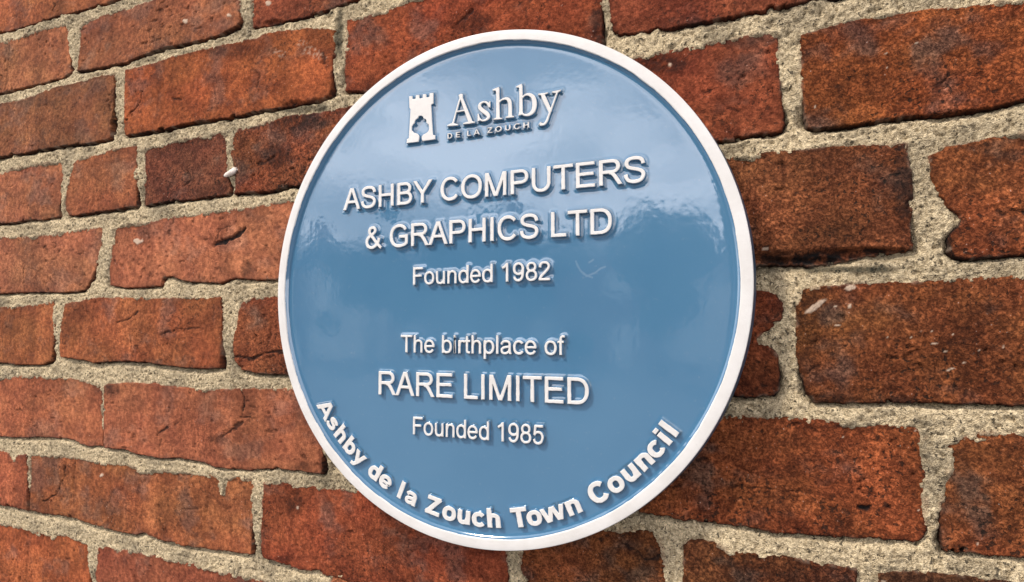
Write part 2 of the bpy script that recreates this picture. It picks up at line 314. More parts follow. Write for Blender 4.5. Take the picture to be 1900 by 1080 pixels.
# features read off the photograph -----------------------------------
CRACK = [  # polyline px, half width mm, depth mm, darkness
 ([(266,170),(258,195),(247,207),(234,222)], .9, 2.5, 1), ([(398,451),(413,449),(430,441),(452,424)], 2.6, 3.5, 1),
 ([(400,442),(406,427),(425,418)], .7, 1.0, .7), ([(44,493),(40,528)], .5, .8, .6), ([(50,497),(75,505),(105,528)], .5, .8, .5),
 ([(217,598),(240,593),(258,577)], .9, 1.5, .9), ([(297,620),(330,611),(370,608)], .8, 1.4, .8), ([(250,640),(262,652)], .8, 1, .7),
 ([(472,665),(490,655),(515,652),(532,655)], 1.2, 2, .9), ([(424,662),(445,661),(470,668)], 1.2, 2, .9), ([(505,590),(502,625),(496,650)], .5, .8, .6),
 ([(448,727),(453,750),(446,775)], .9, 2.5, 1), ([(450,774),(470,776)], .7, 1.5, .8), ([(447,785),(428,800),(410,815)], 1.6, 2, .8),
 ([(290,807),(312,794)], 1.1, 1.6, .9), ([(325,790),(337,778)], .7, 1, .6), ([(300,815),(297,825)], .8, 1, .7), ([(190,752),(192,824)], .4, .8, .6),
 ([(119,866),(115,890),(100,920),(76,932)], 1.1, 2.2, .9), ([(137,852),(134,900),(136,942)], .7, 1.2, .5), ([(386,905),(377,985)], .9, 1.2, .3),
 ([(203,860),(200,970)], .8, .9, .15), ([(340,945),(372,943)], .7, 1.2, .3), ([(258,875),(254,960)], 2., .9, .1),
 ([(1735,158),(1752,148),(1775,138)], .9, 1.0, .7), ([(1740,140),(1758,160)], .8, .8, .6),
 ([(1356,902),(1430,907),(1492,913)], .6, 1.2, .7), ([(1598,944),(1612,943)], 1.8, 2.5, 1), ([(1644,944),(1655,941)], 1.2, 1.5, .9),
 ([(1155,1010),(1180,1025),(1198,1041),(1232,1030)], .9, 1.8, .9), ([(1120,1040),(1150,1010)], .5, 1, .6),
 ([(1500,690),(1517,678)], .9, 1.6, .8), ([(1690,678),(1712,676)], .8, 1.5, .8), ([(1855,395),(1900,392)], .7, 1.5, .8),
 ([(840,50),(860,32),(875,18)], .9, 1.6, .8), ([(345,318),(352,332),(340,345)], 1, 1.6, .7), ([(480,305),(500,298),(510,290)], 1.4, 1.8, .8),
 ([(560,325),(572,300),(585,296)], 1.3, 1.5, .7), ([(96,20),(103,8)], .8, 1.3, .9), ([(1240,905),(1260,900)], .6, 1, .7),
 ([(1300,135),(1312,132)], .9, 1.2, .8), ([(1350,200),(1368,204)], .8, 1.2, .8), ([(1300,170),(1318,168)], .9, 1.3, .9),
 ([(1290,855),(1310,850)], .7, 1, .8), ([(1405,680),(1432,682)], 1., 1.5, .6), ([(1030,240),(1040,250)], .8, 1, .6), ([(598,100),(604,118)], 1.5, 1.8, .8),
 ([(470,128),(482,140),(476,160)], 1.1, 1.3, .6), ([(320,182),(335,185)], 1.2, 1.5, .8), ([(83,455),(78,462)], 1.1, 1.6, .9),
 ([(1505,795),(1515,800)], 1., 1.4, .7), ([(1850,960),(1895,955)], 1.5, 1., .4), ([(1600,990),(1650,985)], .5, .8, .4),
 ([(17,75),(8,165)], .8, 1.2, .6), ([(12,75),(14,120)], .5, 1.0, .3), ([(1540,745),(1700,744)], 1.2, .6, .6),
]
STAIN = [  # centre px, radii px, strength (soot / burnt ends)
 ((570,196),(55,10),.95),((505,212),(40,8),.7),((540,30),(30,20),.2),((70,190),(50,10),.35),((430,95),(60,14),.45),((560,225),(60,16),.6),((520,290),(26,18),.55),
 ((200,722),(34,13),.55),((300,722),(30,8),.35),((548,937),(16,26),.5),((525,1036),(20,8),.5),((1480,868),(44,52),.38),((1108,30),(12,70),.6),
 ((820,60),(40,40),.25),((880,40),(30,26),.5),((720,160),(60,16),.5),((1215,118),(70,16),.6),((1360,75),(80,12),.4),((1500,150),(26,80),.35),((1500,600),(22,80),.45),((1450,545),(20,10),.5),
 ((1678,360),(16,100),.6),((1540,479),(150,13),1.),((1480,487),(80,10),1.),((1620,470),(60,9),1.),((1800,270),(60,24),.35),((1590,120),(60,40),.12),((560,865),(34,12),.5),((450,655),(22,24),.35),
 ((135,600),(26,40),.35),((455,285),(12,50),.3),((345,300),(70,60),.2),((1600,790),(90,8),.5),((1500,742),(60,10),.6),((60,612),(8,50),.25),((1690,850),(22,80),.25),
 ((1300,1035),(40,20),.3),((1500,1060),(90,30),.35),((1700,1080),(80,16),.4),((210,60),(30,10),.2),((455,500),(10,16),.5),((100,400),(60,6),.4),((1790,880),(20,60),.2),
 ((1870,985),(50,40),.3),((1900,180),(60,60),.25),((1370,500),(20,50),.2),((1200,800),(60,40),.1),((405,815),(22,10),.5),((395,350),(30,10),.4),((300,345),(20,30),.2),
 ((400,150),(20,12),.3),((512,43),(20,7),.9),((1010,250),(30,15),.3),((75,935),(34,12),.3),((460,925),(10,30),.25),
]
PALE = [  # lime and paint flecks: centre px, radii px
 ((1508,572),(26,5),-34),((1578,534),(10,4),-10),((1355,288),(5,3),0),((1420,462),(5,3),0),((345,40),(4,4),0),((427,30),(4,3),0),((255,448),(8,5),0),((1563,812),(5,3),0),
 ((1700,800),(4,2),0),((1760,686),(5,2),-10),((1730,638),(4,2),0),((1690,625),(3,2),0),((1565,605),(8,2),0),((1243,120),(4,4),0),((580,98),(26,10),20),((560,80),(12,5),0),((520,100),(16,7),20),
 ((186,882),(4,3),0),((552,942),(3,3),0),((1815,1010),(4,4),0),((1697,1008),(4,3),0),((1640,1078),(6,3),0),((497,5),(5,4),0),((1705,947),(4,2),-40),((1553,604),(10,2),-12),((1646,626),(4,3),0),((1713,598),(2,2),0),((1708,616),(2,2),0),((1728,615),(2,2),0),((1767,620),(3,2),0),((1736,637),(4,2),0),((1754,652),(5,2),-10),((1816,650),(4,2),-20),((1803,657),(6,1.5),-20),((1862,643),(4,3),0),((1765,685),(6,2),0),((1790,672),(9,1.2),-5),((1576,568),(4,6),30),((1550,569),(5,2),10),((1644,99),(3,2),0),((1645,125),(3,2),-40),((1700,80),(7,1.5),-30),((1512,198),(2,2),0),((138,720),(60,12),0),
]
CRK = [(px(p), w * 1e-3, dp * 1e-3, s) for p, w, dp, s in CRACK]
def blob(X, Z, c, r, ang=0):
    """soft ellipse placed and sized in photo pixels, returns 0..1"""
    a = px([c, (c[0] + r[0] * math.cos(math.radians(ang)), c[1] + r[0] * math.sin(math.radians(ang))), (c[0] - r[1] * math.sin(math.radians(ang)), c[1] + r[1] * math.cos(math.radians(ang)))])
    e1 = a[1] - a[0]; e2 = a[2] - a[0]; det = e1[0] * e2[1] - e1[1] * e2[0]
    u = ((X - a[0, 0]) * e2[1] - (Z - a[0, 1]) * e2[0]) / det; v = (-(X - a[0, 0]) * e1[1] + (Z - a[0, 1]) * e1[0]) / det
    return np.sqrt(u * u + v * v)

wall = empty('brick_wall', 'old weathered red brick wall with rough cream mortar joints behind the round plaque', 'wall', (0, 0, 0))
brick_defs = []
for c, rough, poly in BR:
    P = px(poly); brick_defs.append((s2l([int(v) for v in c.split()]) * (np.array([1.07, 1.07, 1.0]) if rough < .65 else np.array([1.02, 1.05, .88])), rough, P, True))
# the wall goes on beyond the picture: regular courses around what was traced
rnd = random.Random(4)
pal = [(150, 84, 58), (142, 74, 50), (128, 64, 44), (156, 88, 62), (120, 62, 46), (136, 70, 52)]
PITCH = 0.0772
traced = [(P[:, 0].min(), P[:, 0].max(), P[:, 1].min(), P[:, 1].max()) for _, _, P, _ in brick_defs]
Z0 = 0.0775                        # a bed joint height in the middle of the wall
for k in range(-7, 8):
    zb = (0.0 + k) * PITCH + 0.0055; zt = zb + PITCH - 0.011; zc = (zb + zt) / 2
    x = -0.95 + (k % 2) * 0.12
    while x < 0.66:
        w = rnd.choice([0.228, 0.108, 0.228]); x1 = min(x + w, 0.70)
        zb_, zt_ = zb, zt
        clash = any(x < b + 0.008 and x1 > a - 0.008 and zb_ < d + 0.006 and zt_ > c + 0.006 for a, b, c, d in traced)
        if clash:          # trim against traced bricks of the same course, or drop
            same = [(a, b) for a, b, c, d in traced if c < zc < d]
            ov = [(a, b) for a, b in same if x < b + 0.01 and x1 > a - 0.01]
            if ov:
                lo = min(a for a, b in ov) - 0.011; hi = max(b for a, b in ov) + 0.011
                if lo - x > 0.05: x1 = lo; nx = hi
                elif x1 - hi > 0.05: x = hi; nx = x1 + 0.011
                else: x = max(hi, x1 + 0.011) if hi < 0.7 else 1.0; continue
            else: nx = x1 + 0.011
            near = [(c, d) for a, b, c, d in traced if x < b and x1 > a and not (c < zc < d)]
            for c, d in near:
                if c > zc: zt_ = min(zt_, c - 0.009)
                else: zb_ = max(zb_, d + 0.009)
            if zt_ - zb_ < 0.03 or any(x < b - 0.001 and x1 > a + 0.001 and zb_ < d and zt_ > c for a, b, c, d in traced):
                x = nx; continue
        else: nx = x1 + 0.011
        brick_defs.append((s2l(rnd.choice(pal)), .7, np.array([(x, zt_), (x1, zt_), (x1, zb_), (x, zb_)]), False))
        x = nx

def wob(X, Z, d, seed, amp=0.0011):
    d = d + 0.0026 * sstep(0.38, 0.60, fbm(X * 62, Z * 70, seed + 9, 4, 0.65))
    return d + amp * fbm(X * 95, Z * 95, seed, 4, 0.7) + 0.0007 * fbm(X * 420, Z * 420, seed + 5, 2)
edge_cache = []
for bi, (col, rough, P, fine) in enumerate(brick_defs):
    x0, z0 = P.min(0) - 0.003; x1, z1 = P.max(0) + 0.003
    xc = (x0 + x1) / 2
    sx = (0.00085 + 0.0006 * np.clip((0.3 - xc) / 0.8, 0, 1)) if fine else 0.003
    sz = 0.0009 if fine else 0.003
    if fine and (-0.15 < xc < 0.15) and abs((z0 + z1) / 2) < 0.12: sx = sz = 0.002
    nx = int((x1 - x0) / sx) + 2; nz = int((z1 - z0) / sz) + 2
    X, Z = np.meshgrid(np.linspace(x0, x1, nx), np.linspace(z0, z1, nz))
    d = wob(X, Z, poly_sdf(X, Z, P), 11, 0.0011 if fine else 0.0015)
    rr = random.Random(bi * 7 + 1)
    tilt = (rr.uniform(-1, 1) * 0.004, rr.uniform(-1, 1) * 0.008); off = rr.uniform(-0.0010, 0.0010)
    xm, zm = X - xc, Z - (z0 + z1) / 2
    h = off + tilt[0] * xm + tilt[1] * zm
    s = 100 + bi * 31
    h = h + 0.0005 * fbm(X * 28, Z * 28, s, 3) + rough * (0.00055 * fbm(X * 120, Z * 120, s + 3, 4, 0.6) + 0.0005 * fbm(X * 420, Z * 420, s + 4, 3, 0.6))
    # folds of hand-moulded clay
    rid = 1 - np.abs(fbm(X * 22 + 0.5 * fbm(X * 60, Z * 60, s + 8, 2), Z * 14, s + 6, 3)) * 4.5
    h = h - 0.0007 * np.clip(rid, 0, 1) ** 3 * (0.2 + rough)
    pits = sstep(0.42, 0.62, fbm(X * (110 + 70 * rr.random()), Z * (130 + 90 * rr.random()), s + 9, 3, 0.6) - 0.25 * rr.random() + 0.18 * fbm(X * 18, Z * 25, s + 10, 2))
    h = h - 0.0014 * pits * (0.35 + 0.65 * rough)
    grime_shade = np.zeros(X.shape); lime = np.zeros(X.shape)
    grime_shade += 0.55 * pits
    grime_shade += 0.35 * np.clip(rid, 0, 1) ** 6 * rough
    bl = fbm(X * 30, Z * 40, s + 12, 4, 0.6)
    for (Pc, w, dp, sg) in CRK:
        if Pc[:, 0].max() < x0 - .01 or Pc[:, 0].min() > x1 + .01 or Pc[:, 1].max() < z0 - .01 or Pc[:, 1].min() > z1 + .01: continue
        dd = line_dist(X + 0.0022 * fbm(X * 190, Z * 190, 77, 3, .65), Z + 0.0022 * fbm(X * 190, Z * 190, 78, 3, .65), Pc) + w * 0.8 * fbm(X * 160, Z * 160, 79, 2)
        kk = 1 - sstep(w * 0.45, w * 1.1 + 0.0003, dd)
        h = h - 0.6 * dp * kk; grime_shade = np.maximum(grime_shade, sg * kk)
    for c, r, sg in STAIN:
        q = px([c])[0]
        if not (x0 - .06 < q[0] < x1 + .06 and z0 - .04 < q[1] < z1 + .04): continue
        b = blob(X, Z, c, r) + 0.75 * bl
        kk = 1 - sstep(0.55, 1.35, b)
        speck = 0.55 + 0.6 * sstep(-0.25, 0.25, fbm(X * 260, Z * 260, s + 15, 3, 0.6))
        grime_shade = np.maximum(grime_shade, min(1, sg * 1.25) * kk * np.clip(speck, 0, 1))
        if sg > 0.85: h = h - 0.0030 * kk * (0.5 + 0.5 * speck)
    for c, r, an in PALE:
        q = px([c])[0]
        if not (x0 - .02 < q[0] < x1 + .02 and z0 - .02 < q[1] < z1 + .02): continue
        if 1540 < c[0] and max(r) <= 10 and c != (1578,534): r = (r[0] * .62, r[1] * .7)
        b = blob(X, Z, c, r, an) + 0.6 * fbm(X * 250, Z * 250, 41, 3)
        kk = 1 - sstep(0.8, 1.15, b)
        if r[0] > 40: kk = kk * 0.0
        soft = 0.35 if (r[0] in (26, 12, 16) and an in (0, 20)) else 0.9
        if soft < .5: kk = kk * sstep(0.0, 0.3, fbm(X * 500, Z * 500, 43, 2))
        lime = np.maximum(lime, soft * kk); h = h + 0.0006 * kk * (soft > .5)
        grime_shade = grime_shade * (1 - kk * (soft > .5))
    soft = sstep(0.15, 0.75, fbm(X * 26 + 5, Z * 34, s + 50, 4, 0.6) + 0.15 * (rough - .6))
    grime_shade = np.maximum(grime_shade, (0.05 + 0.50 * rough) * soft * (0.5 + 0.7 * sstep(-0.3, 0.3, fbm(X * 300, Z * 300, s + 51, 3, .6))))
    # a little soot gathers along the arrises; lower and right sides get painted shade
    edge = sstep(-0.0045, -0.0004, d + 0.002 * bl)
    grime_shade = np.maximum(grime_shade, 0.30 * edge)
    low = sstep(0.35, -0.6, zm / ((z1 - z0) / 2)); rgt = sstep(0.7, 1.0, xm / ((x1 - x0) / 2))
    grime_shade = np.maximum(grime_shade, (0.45 + 0.5 * np.maximum(low, rgt)) * sstep(-0.0012, 0.0004, d + 0.0008 * bl))
    lime = np.maximum(lime, 0.25 * sstep(-0.002, 0.0006, d) * sstep(0.1, 0.5, fbm(X * 140, Z * 140, 55, 3)))
    # rounded arris, then the side of the brick
    t = np.clip((d + 0.0008) / 0.0008, 0, 1)
    h = h - 0.0004 * t * t - np.clip(d, 0, None) * 7.5
    keep = (d[:-1, :-1] < 0.0022) | (d[1:, 1:] < 0.0022) | (d[:-1, 1:] < 0.0022) | (d[1:, :-1] < 0.0022)
    F, used = grid_faces(nx, nz, keep)
    sm = 0.55 + 0.6 * max(0, rough - .4)
    hue = np.clip(1 + 0.5 * sm * fbm(X * 16, Z * 24, s + 30, 3), .6, 1.5); hue2 = fbm(X * 20 + 9, Z * 30, s + 33, 3)
    C = col[None, None, :] * hue[..., None]
    band = fbm((X + 0.15 * Z) * 55, X * 0 + s, s + 40, 2) * (1.0 if rough < .75 else 0.3)
    C = C * (1 + 0.22 * band[..., None])
    mauve = sstep(0.05, 0.55, fbm(X * 34, Z * 42, s + 44, 4, 0.6)) * (0.05 + 0.55 * rough)
    gray = C.mean(-1, keepdims=True) * np.array([0.98, 0.72, 0.74])
    C = C * (1 - mauve[..., None]) + gray * mauve[..., None]
    C = C * (1 + sm * hue2[..., None] * np.array([-0.04, 0.20, 0.12])[None, None, :]) * np.array([1.0, 1.07, 0.90])
    C = C * 0.90 + 0.10 * C.mean(-1, keepdims=True)
    C = np.concatenate([np.clip(C, 0, 1), np.ones(X.shape + (1,))], -1)
    lx, lz = xc, (z0 + z1) / 2
    V = np.stack([X - lx, T - h, Z - lz], -1).reshape(-1, 3)[used]
    V[:, 1] -= T
    o = mesh_from('brick', V, F, MB, True, None, {'tone': ('FLOAT_COLOR', C.reshape(-1, 4)[used]), 'grime_shade': ('FLOAT', grime_shade.ravel()[used]), 'lime': ('FLOAT', lime.ravel()[used]), 'grain': ('FLOAT', np.full(int(used.sum()), 0.04 + 0.75 * max(0, rough - .45) / .55))}, wall)
    o.location = (lx, T, lz)
    edge_cache.append((P, x0, x1, z0, z1))

# mortar: one sheet between the bricks, dropped where bricks cover it
xs = np.concatenate([np.arange(-1.02, -0.70, 0.004), np.arange(-0.70, -0.2, 0.00125), np.arange(-0.2, 0.40, 0.0009), np.arange(0.40, 0.72, 0.004)])
zs = np.concatenate([np.arange(-0.60, -0.34, 0.004), np.arange(-0.34, 0.37, 0.00095), np.arange(0.37, 0.64, 0.004)])
X, Z = np.meshgrid(xs, zs)
up = np.full(X.shape, 0.02); dn = np.full(X.shape, 0.02); D = np.full(X.shape, 0.02)
for P, x0, x1, z0, z1 in edge_cache:
    m = 0.012
    i0, i1 = np.searchsorted(xs, [x0 - m, x1 + m]); j0, j1 = np.searchsorted(zs, [z0 - m, z1 + m])
    if i1 <= i0 or j1 <= j0: continue
    sl_ = (slice(j0, j1), slice(i0, i1))
    Xs, Zs = X[sl_], Z[sl_]
    d = poly_sdf(Xs, Zs, P); d = wob(Xs, Zs, d, 11)
    D[sl_] = np.minimum(D[sl_], d)
    hh = (P[:, 1].max() - P[:, 1].min()) / 2
    wgt = sstep(-0.95, 0.95, (Zs - P[:, 1].mean()) / hh)
    dn[sl_] = np.minimum(dn[sl_], d + 0.014 * (1 - wgt))      # brick lies below this point
    up[sl_] = np.minimum(up[sl_], d + 0.014 * wgt)            # brick lies above this point
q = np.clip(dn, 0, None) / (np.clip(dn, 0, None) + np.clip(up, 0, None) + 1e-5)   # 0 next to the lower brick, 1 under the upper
h = -0.0007 - 0.0060 * sstep(0.68, 1.0, q + 0.14 * fbm(X * 90, Z * 90, 37, 3, 0.6)) + 0.0016 * sstep(0.05, 0.5, fbm(X * 60, Z * 60, 33, 4, 0.6)) * sstep(0.004, 0.0, D) * (1 - q)
h = h + 0.0011 * fbm(X * 45, Z * 45, 5, 3) + 0.0011 * fbm(X * 240, Z * 240, 6, 4, 0.65) + 0.0007 * fbm(X * 700, Z * 700, 8, 2)
h = h + 0.0016 * sstep(0.1, 0.6, fbm(X * 70, Z * 70, 9, 3)) * (1 - q)
h = h - 0.0014 * sstep(0.40, 0.6, fbm(X * 330, Z * 330, 14, 2))
h = h - 0.004 * sstep(-0.001, -0.006, D)
gr = np.zeros(X.shape)
for c, r, sg in [((512,42),(26,8),1.),((628,60),(9,48),.9),((560,32),(30,6),.8),((600,24),(26,5),.6),((560,200),(60,10),.8),((1560,500),(110,7),.9),((1420,500),(30,8),.6),((1650,475),(60,8),.5),((30,420),(50,6),.3),
                 ((470,206),(30,6),.5),((250,110),(50,6),.4),((330,95),(50,5),.4),((95,400),(30,5),.4),((475,385),(12,5),.7),((160,1040),(5,30),.3),((1490,905),(10,100),.0),((600,890),(12,30),.35)]:
    gr = np.maximum(gr, sg * (1 - sstep(0.5, 1.3, blob(X, Z, c, r) + 0.7 * fbm(X * 90, Z * 90, 19, 4, .6))))
gr = np.maximum(gr, 0.55 * sstep(0.75, 1.0, q) * sstep(0.0015, 0.0, up) )  # crevice shade painted into the mortar colour under the upper brick
dust = 0.5 * sstep(0.0016, -0.0005, D) * sstep(-0.1, 0.5, fbm(X * 120, Z * 120, 23, 3))
keep = (D[:-1, :-1] > -0.0035) | (D[1:, 1:] > -0.0035)
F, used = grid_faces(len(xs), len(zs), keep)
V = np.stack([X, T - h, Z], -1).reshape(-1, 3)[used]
mo = mesh_from('mortar', V, F, MM, True, None, {'grime_shade': ('FLOAT', gr.ravel()[used]), 'dust': ('FLOAT', dust.ravel()[used])}, wall)
mo['label'] = 'rough cream sandy mortar between the bricks'

# a smooth white dab of filler in one upright joint
def dab(name, pts, rad, lift, mat, lab=None):
    P = px(pts); V = []; F = []
    n = 14; m = len(P)
    for i, (x, z) in enumerate(P):
        a = P[min(i + 1, m - 1)] - P[max(i - 1, 0)]; a = a / (np.linalg.norm(a) + 1e-9); nn = np.array([-a[1], a[0]])
        for j in range(n):
            t = 2 * math.pi * j / n; rr_ = rad[i] * (1 + 0.15 * math.sin(3 * t + i * 2))
            V.append((x + nn[0] * math.cos(t) * rr_, T - lift - math.sin(t) * rr_ * 0.7, z + nn[1] * math.cos(t) * rr_))
    for i in range(m - 1):
        for j in range(n):
            F.append((i * n + j, i * n + (j + 1) % n, (i + 1) * n + (j + 1) % n, (i + 1) * n + j))
    F.append(tuple(range(n))); F.append(tuple(range((m - 1) * n, m * n))[::-1])
    V = np.array(V); c = V.mean(0)
    o = mesh_from(name, V - c, F, mat, True, None, None, wall); o.location = c
    if lab: o['label'] = lab
    return o
kf = NT('white_filler'); vv = kf.coord()
kf.l(kf.mix(kf.ramp(kf.noise(400, 3, .6, vv), .3, .7), (.62, .50, .42, 1), (.86, .78, .70, 1)), kf.b.inputs['Base Color'])
kf.b.inputs['Roughness'].default_value = 0.6; kf.bump(kf.noise(500, 3, .6, vv), .5, .0008)
dab('filler_dab', [(418,327),(422,325),(430,321),(437,317),(441,314)], [.0012,.0024,.0030,.0032,.0016], .001, kf.m, 'small white dab of filler in an upright joint')
dab('mortar_streak', [(410,918),(412,908),(415,898)], [.0014,.0018,.0010], -.0006, MM, 'thin streak of mortar low in a split brick')

# ------------------------------------------------------------------ lettering: outlines grown from pen strokes
def cr(P, per=9):
    """Catmull-Rom through points (x, y[, w])"""
    P = np.array(P, float); Q = np.vstack([2 * P[0] - P[1], P, 2 * P[-1] - P[-2]]); out = []
    for i in range(1, len(Q) - 2):
        p0, p1, p2, p3 = Q[i - 1:i + 3]
        for t in np.arange(per) / per:
            out.append(0.5 * (2 * p1 + (p2 - p0) * t + (2 * p0 - 5 * p1 + 4 * p2 - p3) * t * t + (3 * p1 - p0 - 3 * p2 + p3) * t ** 3))
    out.append(P[-1]); return np.array(out)
def arc(cx, cy, rx, ry, a0, a1, n=40, e=2.2):
    a = np.radians(np.linspace(a0, a1, n)); c, s = np.cos(a), np.sin(a)
    return np.stack([cx + rx * np.sign(c) * np.abs(c) ** (2 / e), cy + ry * np.sign(s) * np.abs(s) ** (2 / e)], 1)
def stroke(X, Y, P, wv, wh, caps='bb', ylo=None, yhi=None):
    P = np.asarray(P, float); W = P[:, 2] if P.shape[1] > 2 else None; P = P[:, :2]
    seg = np.diff(P, axis=0); ln = np.hypot(seg[:, 0], seg[:, 1]) + 1e-9
    if W is None:
        tx = np.abs(seg[:, 0] / ln); ws = wv + (wh - wv) * tx ** 1.5
        W = np.empty(len(P)); W[0] = ws[0]; W[-1] = ws[-1]; W[1:-1] = (ws[:-1] + ws[1:]) / 2
    cum = np.r_[0, np.cumsum(ln)]; tot = cum[-1]; out = np.full(X.shape, 1e6)
    u0 = -seg[0] / ln[0]; u1 = seg[-1] / ln[-1]
    for i in range(len(seg)):
        ex, ey = seg[i]; l2 = ln[i] ** 2
        t = np.clip(((X - P[i, 0]) * ex + (Y - P[i, 1]) * ey) / l2, 0, 1)
        d = np.hypot(X - P[i, 0] - t * ex, Y - P[i, 1] - t * ey) - (W[i] + (W[i + 1] - W[i]) * t) / 2
        if caps[0] == 'b' and cum[i] < W[0] * 0.8: d = np.maximum(d, (X - P[0, 0]) * u0[0] + (Y - P[0, 1]) * u0[1])
        if caps[1] == 'b' and tot - cum[i + 1] < W[-1] * 0.8: d = np.maximum(d, (X - P[-1, 0]) * u1[0] + (Y - P[-1, 1]) * u1[1])
        out = np.minimum(out, d)
    if ylo is not None: out = np.maximum(out, ylo - Y)
    if yhi is not None: out = np.maximum(out, Y - yhi)
    return out
# glyph tables, 1000 units to the em: (advance, [strokes]); a stroke = (points, wv, wh[, ylo, yhi])
V_, H_ = 94, 84
def st(x, y0=0, y1=716, w=V_): return ([(x, y0), (x, y1)], w, w)
def ba(y, x0, x1, w=H_): return ([(x0, y), (x1, y)], w, w)
def J(*a): return np.vstack([np.atleast_2d(q) for q in a])
REG = {
 'A': (667, [([(20,-75),(358,805)],95,95,0,716), ([(647,-75),(309,805)],95,95,0,716), ba(256,150,520,78)]),
 'S': (667, [(cr([(572,512),(548,600),(472,665),(335,688),(200,665),(128,597),(120,520),(160,450),(255,405),(400,366),(510,322),(568,250),(560,150),(490,66),(345,30),(200,55),(118,130),(93,235)]),92,86)]),
 'H': (722, [st(127), st(595), ba(380,127,595)]),
 'B': (667, [st(120), (J([(110,674)],arc(350,528,184,146,90,-90),[(110,382)]),V_,H_), (J([(110,382)],arc(360,212,208,170,90,-90),[(110,42)]),V_,H_)]),
 'Y': (667, [([(0,788),(333,310)],94,94,None,716), ([(667,788),(333,310)],94,94,None,716), st(333,0,330)]),
 'C': (722, [(J(arc(375,358,277,328,38,180),arc(375,358,277,328,180,323)),96,86)]),
 'O': (778, [(arc(390,358,294,328,0,360,70),97,84)]),
 'M': (833, [st(120), st(711), ([(108,790),(440,-90)],88,88,0,716), ([(724,790),(392,-90)],88,88,0,716)]),
 'P': (667, [st(124), (J([(110,674)],arc(395,504,182,170,90,-90),[(110,334)]),V_,H_)]),
 'U': (722, [(J([(126,716)],[(126,480)],arc(360,285,234,255,180,360),[(594,480)],[(594,716)]),V_,H_)]),
 'T': (611, [ba(674,21,590), st(306)]),
 'E': (667, [st(126), ba(674,110,606), ba(382,110,580), ba(42,110,618)]),
 'R': (722, [st(126), (J([(110,674)],arc(425,520,184,154,90,-90),[(110,366)]),V_,H_), (cr([(360,345),(430,330),(510,245),(590,120),(690,-50)]),94,94,0,None)]),
 '&': (667, [(cr([(655,10),(520,130),(400,270),(250,450),(200,520),(186,595),(225,665),(305,690),(385,665),(414,595),(385,530),(300,465),(180,390),(110,310),(90,205),(130,95),(230,32),(340,38),(440,95),(525,190),(575,330)]),86,84)]),
 'G': (778, [(J(arc(392,358,292,328,33,270),cr([(470,36),(585,62),(672,118)]),[(672,375)]),96,86), ba(332,405,719)]),
 'I': (278, [st(139)]),
 'L': (556, [st(122), ba(42,110,522)]),
 'D': (722, [st(125), (J([(110,674)],arc(330,358,300,316,90,-90,50,2.35),[(110,42)]),V_,H_)]),
 'F': (611, [st(129), ba(674,110,565), ba(368,110,500)]),
 'o': (556, [(arc(278,260,198,232,0,360,60),90,78)]),
 'u': (556, [(cr([(108,519),(108,330),(111,160),(160,60),(250,28),(345,50),(415,110),(442,230)]),88,78), st(446,0,519,88)]),
 'n': (556, [st(110,0,519,88), (J(cr([(112,290),(150,415),(220,475),(310,491),(400,460),(443,385),(447,300)]),[(447,0)]),88,78)]),
 'h': (556, [st(110,0,716,88), (J(cr([(112,290),(150,415),(220,475),(310,491),(400,460),(443,385),(447,300)]),[(447,0)]),88,78)]),
 'd': (556, [st(462,0,716,88), (arc(272,260,190,232,0,360,60),90,78)]),
 'b': (556, [st(108,0,716,88), (arc(290,260,190,232,0,360,60),90,78)]),
 'p': (556, [st(109,-199,519,88), (arc(290,260,190,232,0,360,60),90,78)]),
 'e': (556, [(arc(277,260,198,232,3,328,60),90,78), ba(268,85,518,74)]),
 't': (278, [(cr([(125,680),(125,500),(125,250),(128,110),(160,45),(262,40)]),88,76), ba(484,15,262,70)]),
 'i': (222, [st(109,0,519,88), st(109,616,716,90)]),
 'r': (333, [st(108,0,519,88), (cr([(110,270),(135,410),(190,470),(255,486),(345,462)]),88,80)]),
 'l': (222, [st(108,0,716,88)]),
 'a': (556, [(J(cr([(72,368),(110,445),(180,485),(285,492),(385,470),(430,400),(433,320)]),cr([(433,200),(436,110),(452,50),(482,-10)])),88,76,0,None), (cr([(435,302),(340,280),(215,262),(120,220),(82,150),(110,66),(210,28),(310,45),(390,100),(432,190)]),86,74)]),
 'c': (500, [(arc(272,260,192,232,38,322,50),90,80)]),
 'f': (278, [(J([(132,0)],cr([(132,520),(138,610),(170,672),(240,690),(300,680)])),88,76), ba(484,9,250,70)]),
 ' ': (278, []),
 '1': (556, [st(325,0,719,90), (cr([(112,535),(215,592),(310,690)]),84,84)]),
 '9': (556, [(arc(272,482,187,202,0,360,60),90,80), (cr([(459,540),(464,420),(450,240),(400,105),(315,40),(215,32),(130,85),(92,170)]),90,80)]),
 '8': (556, [(arc(277,532,162,150,0,360,50),88,76), (arc(277,208,194,178,0,360,60),90,78)]),
 '2': (556, [(cr([(85,500),(108,600),(175,665),(280,682),(395,655),(452,580),(452,500),(405,410),(300,310),(175,200),(95,105),(60,30)]),90,80,0,None), ba(42,40,505)]),
 '5': (556, [ba(672,150,485), (J([(158,700)],[(112,350)]),86,86), (cr([(92,330),(170,415),(280,448),(395,415),(460,320),(462,220),(415,100),(330,38),(235,28),(135,72),(88,175)]),88,80)]),
}
W2, H2 = 190, 150
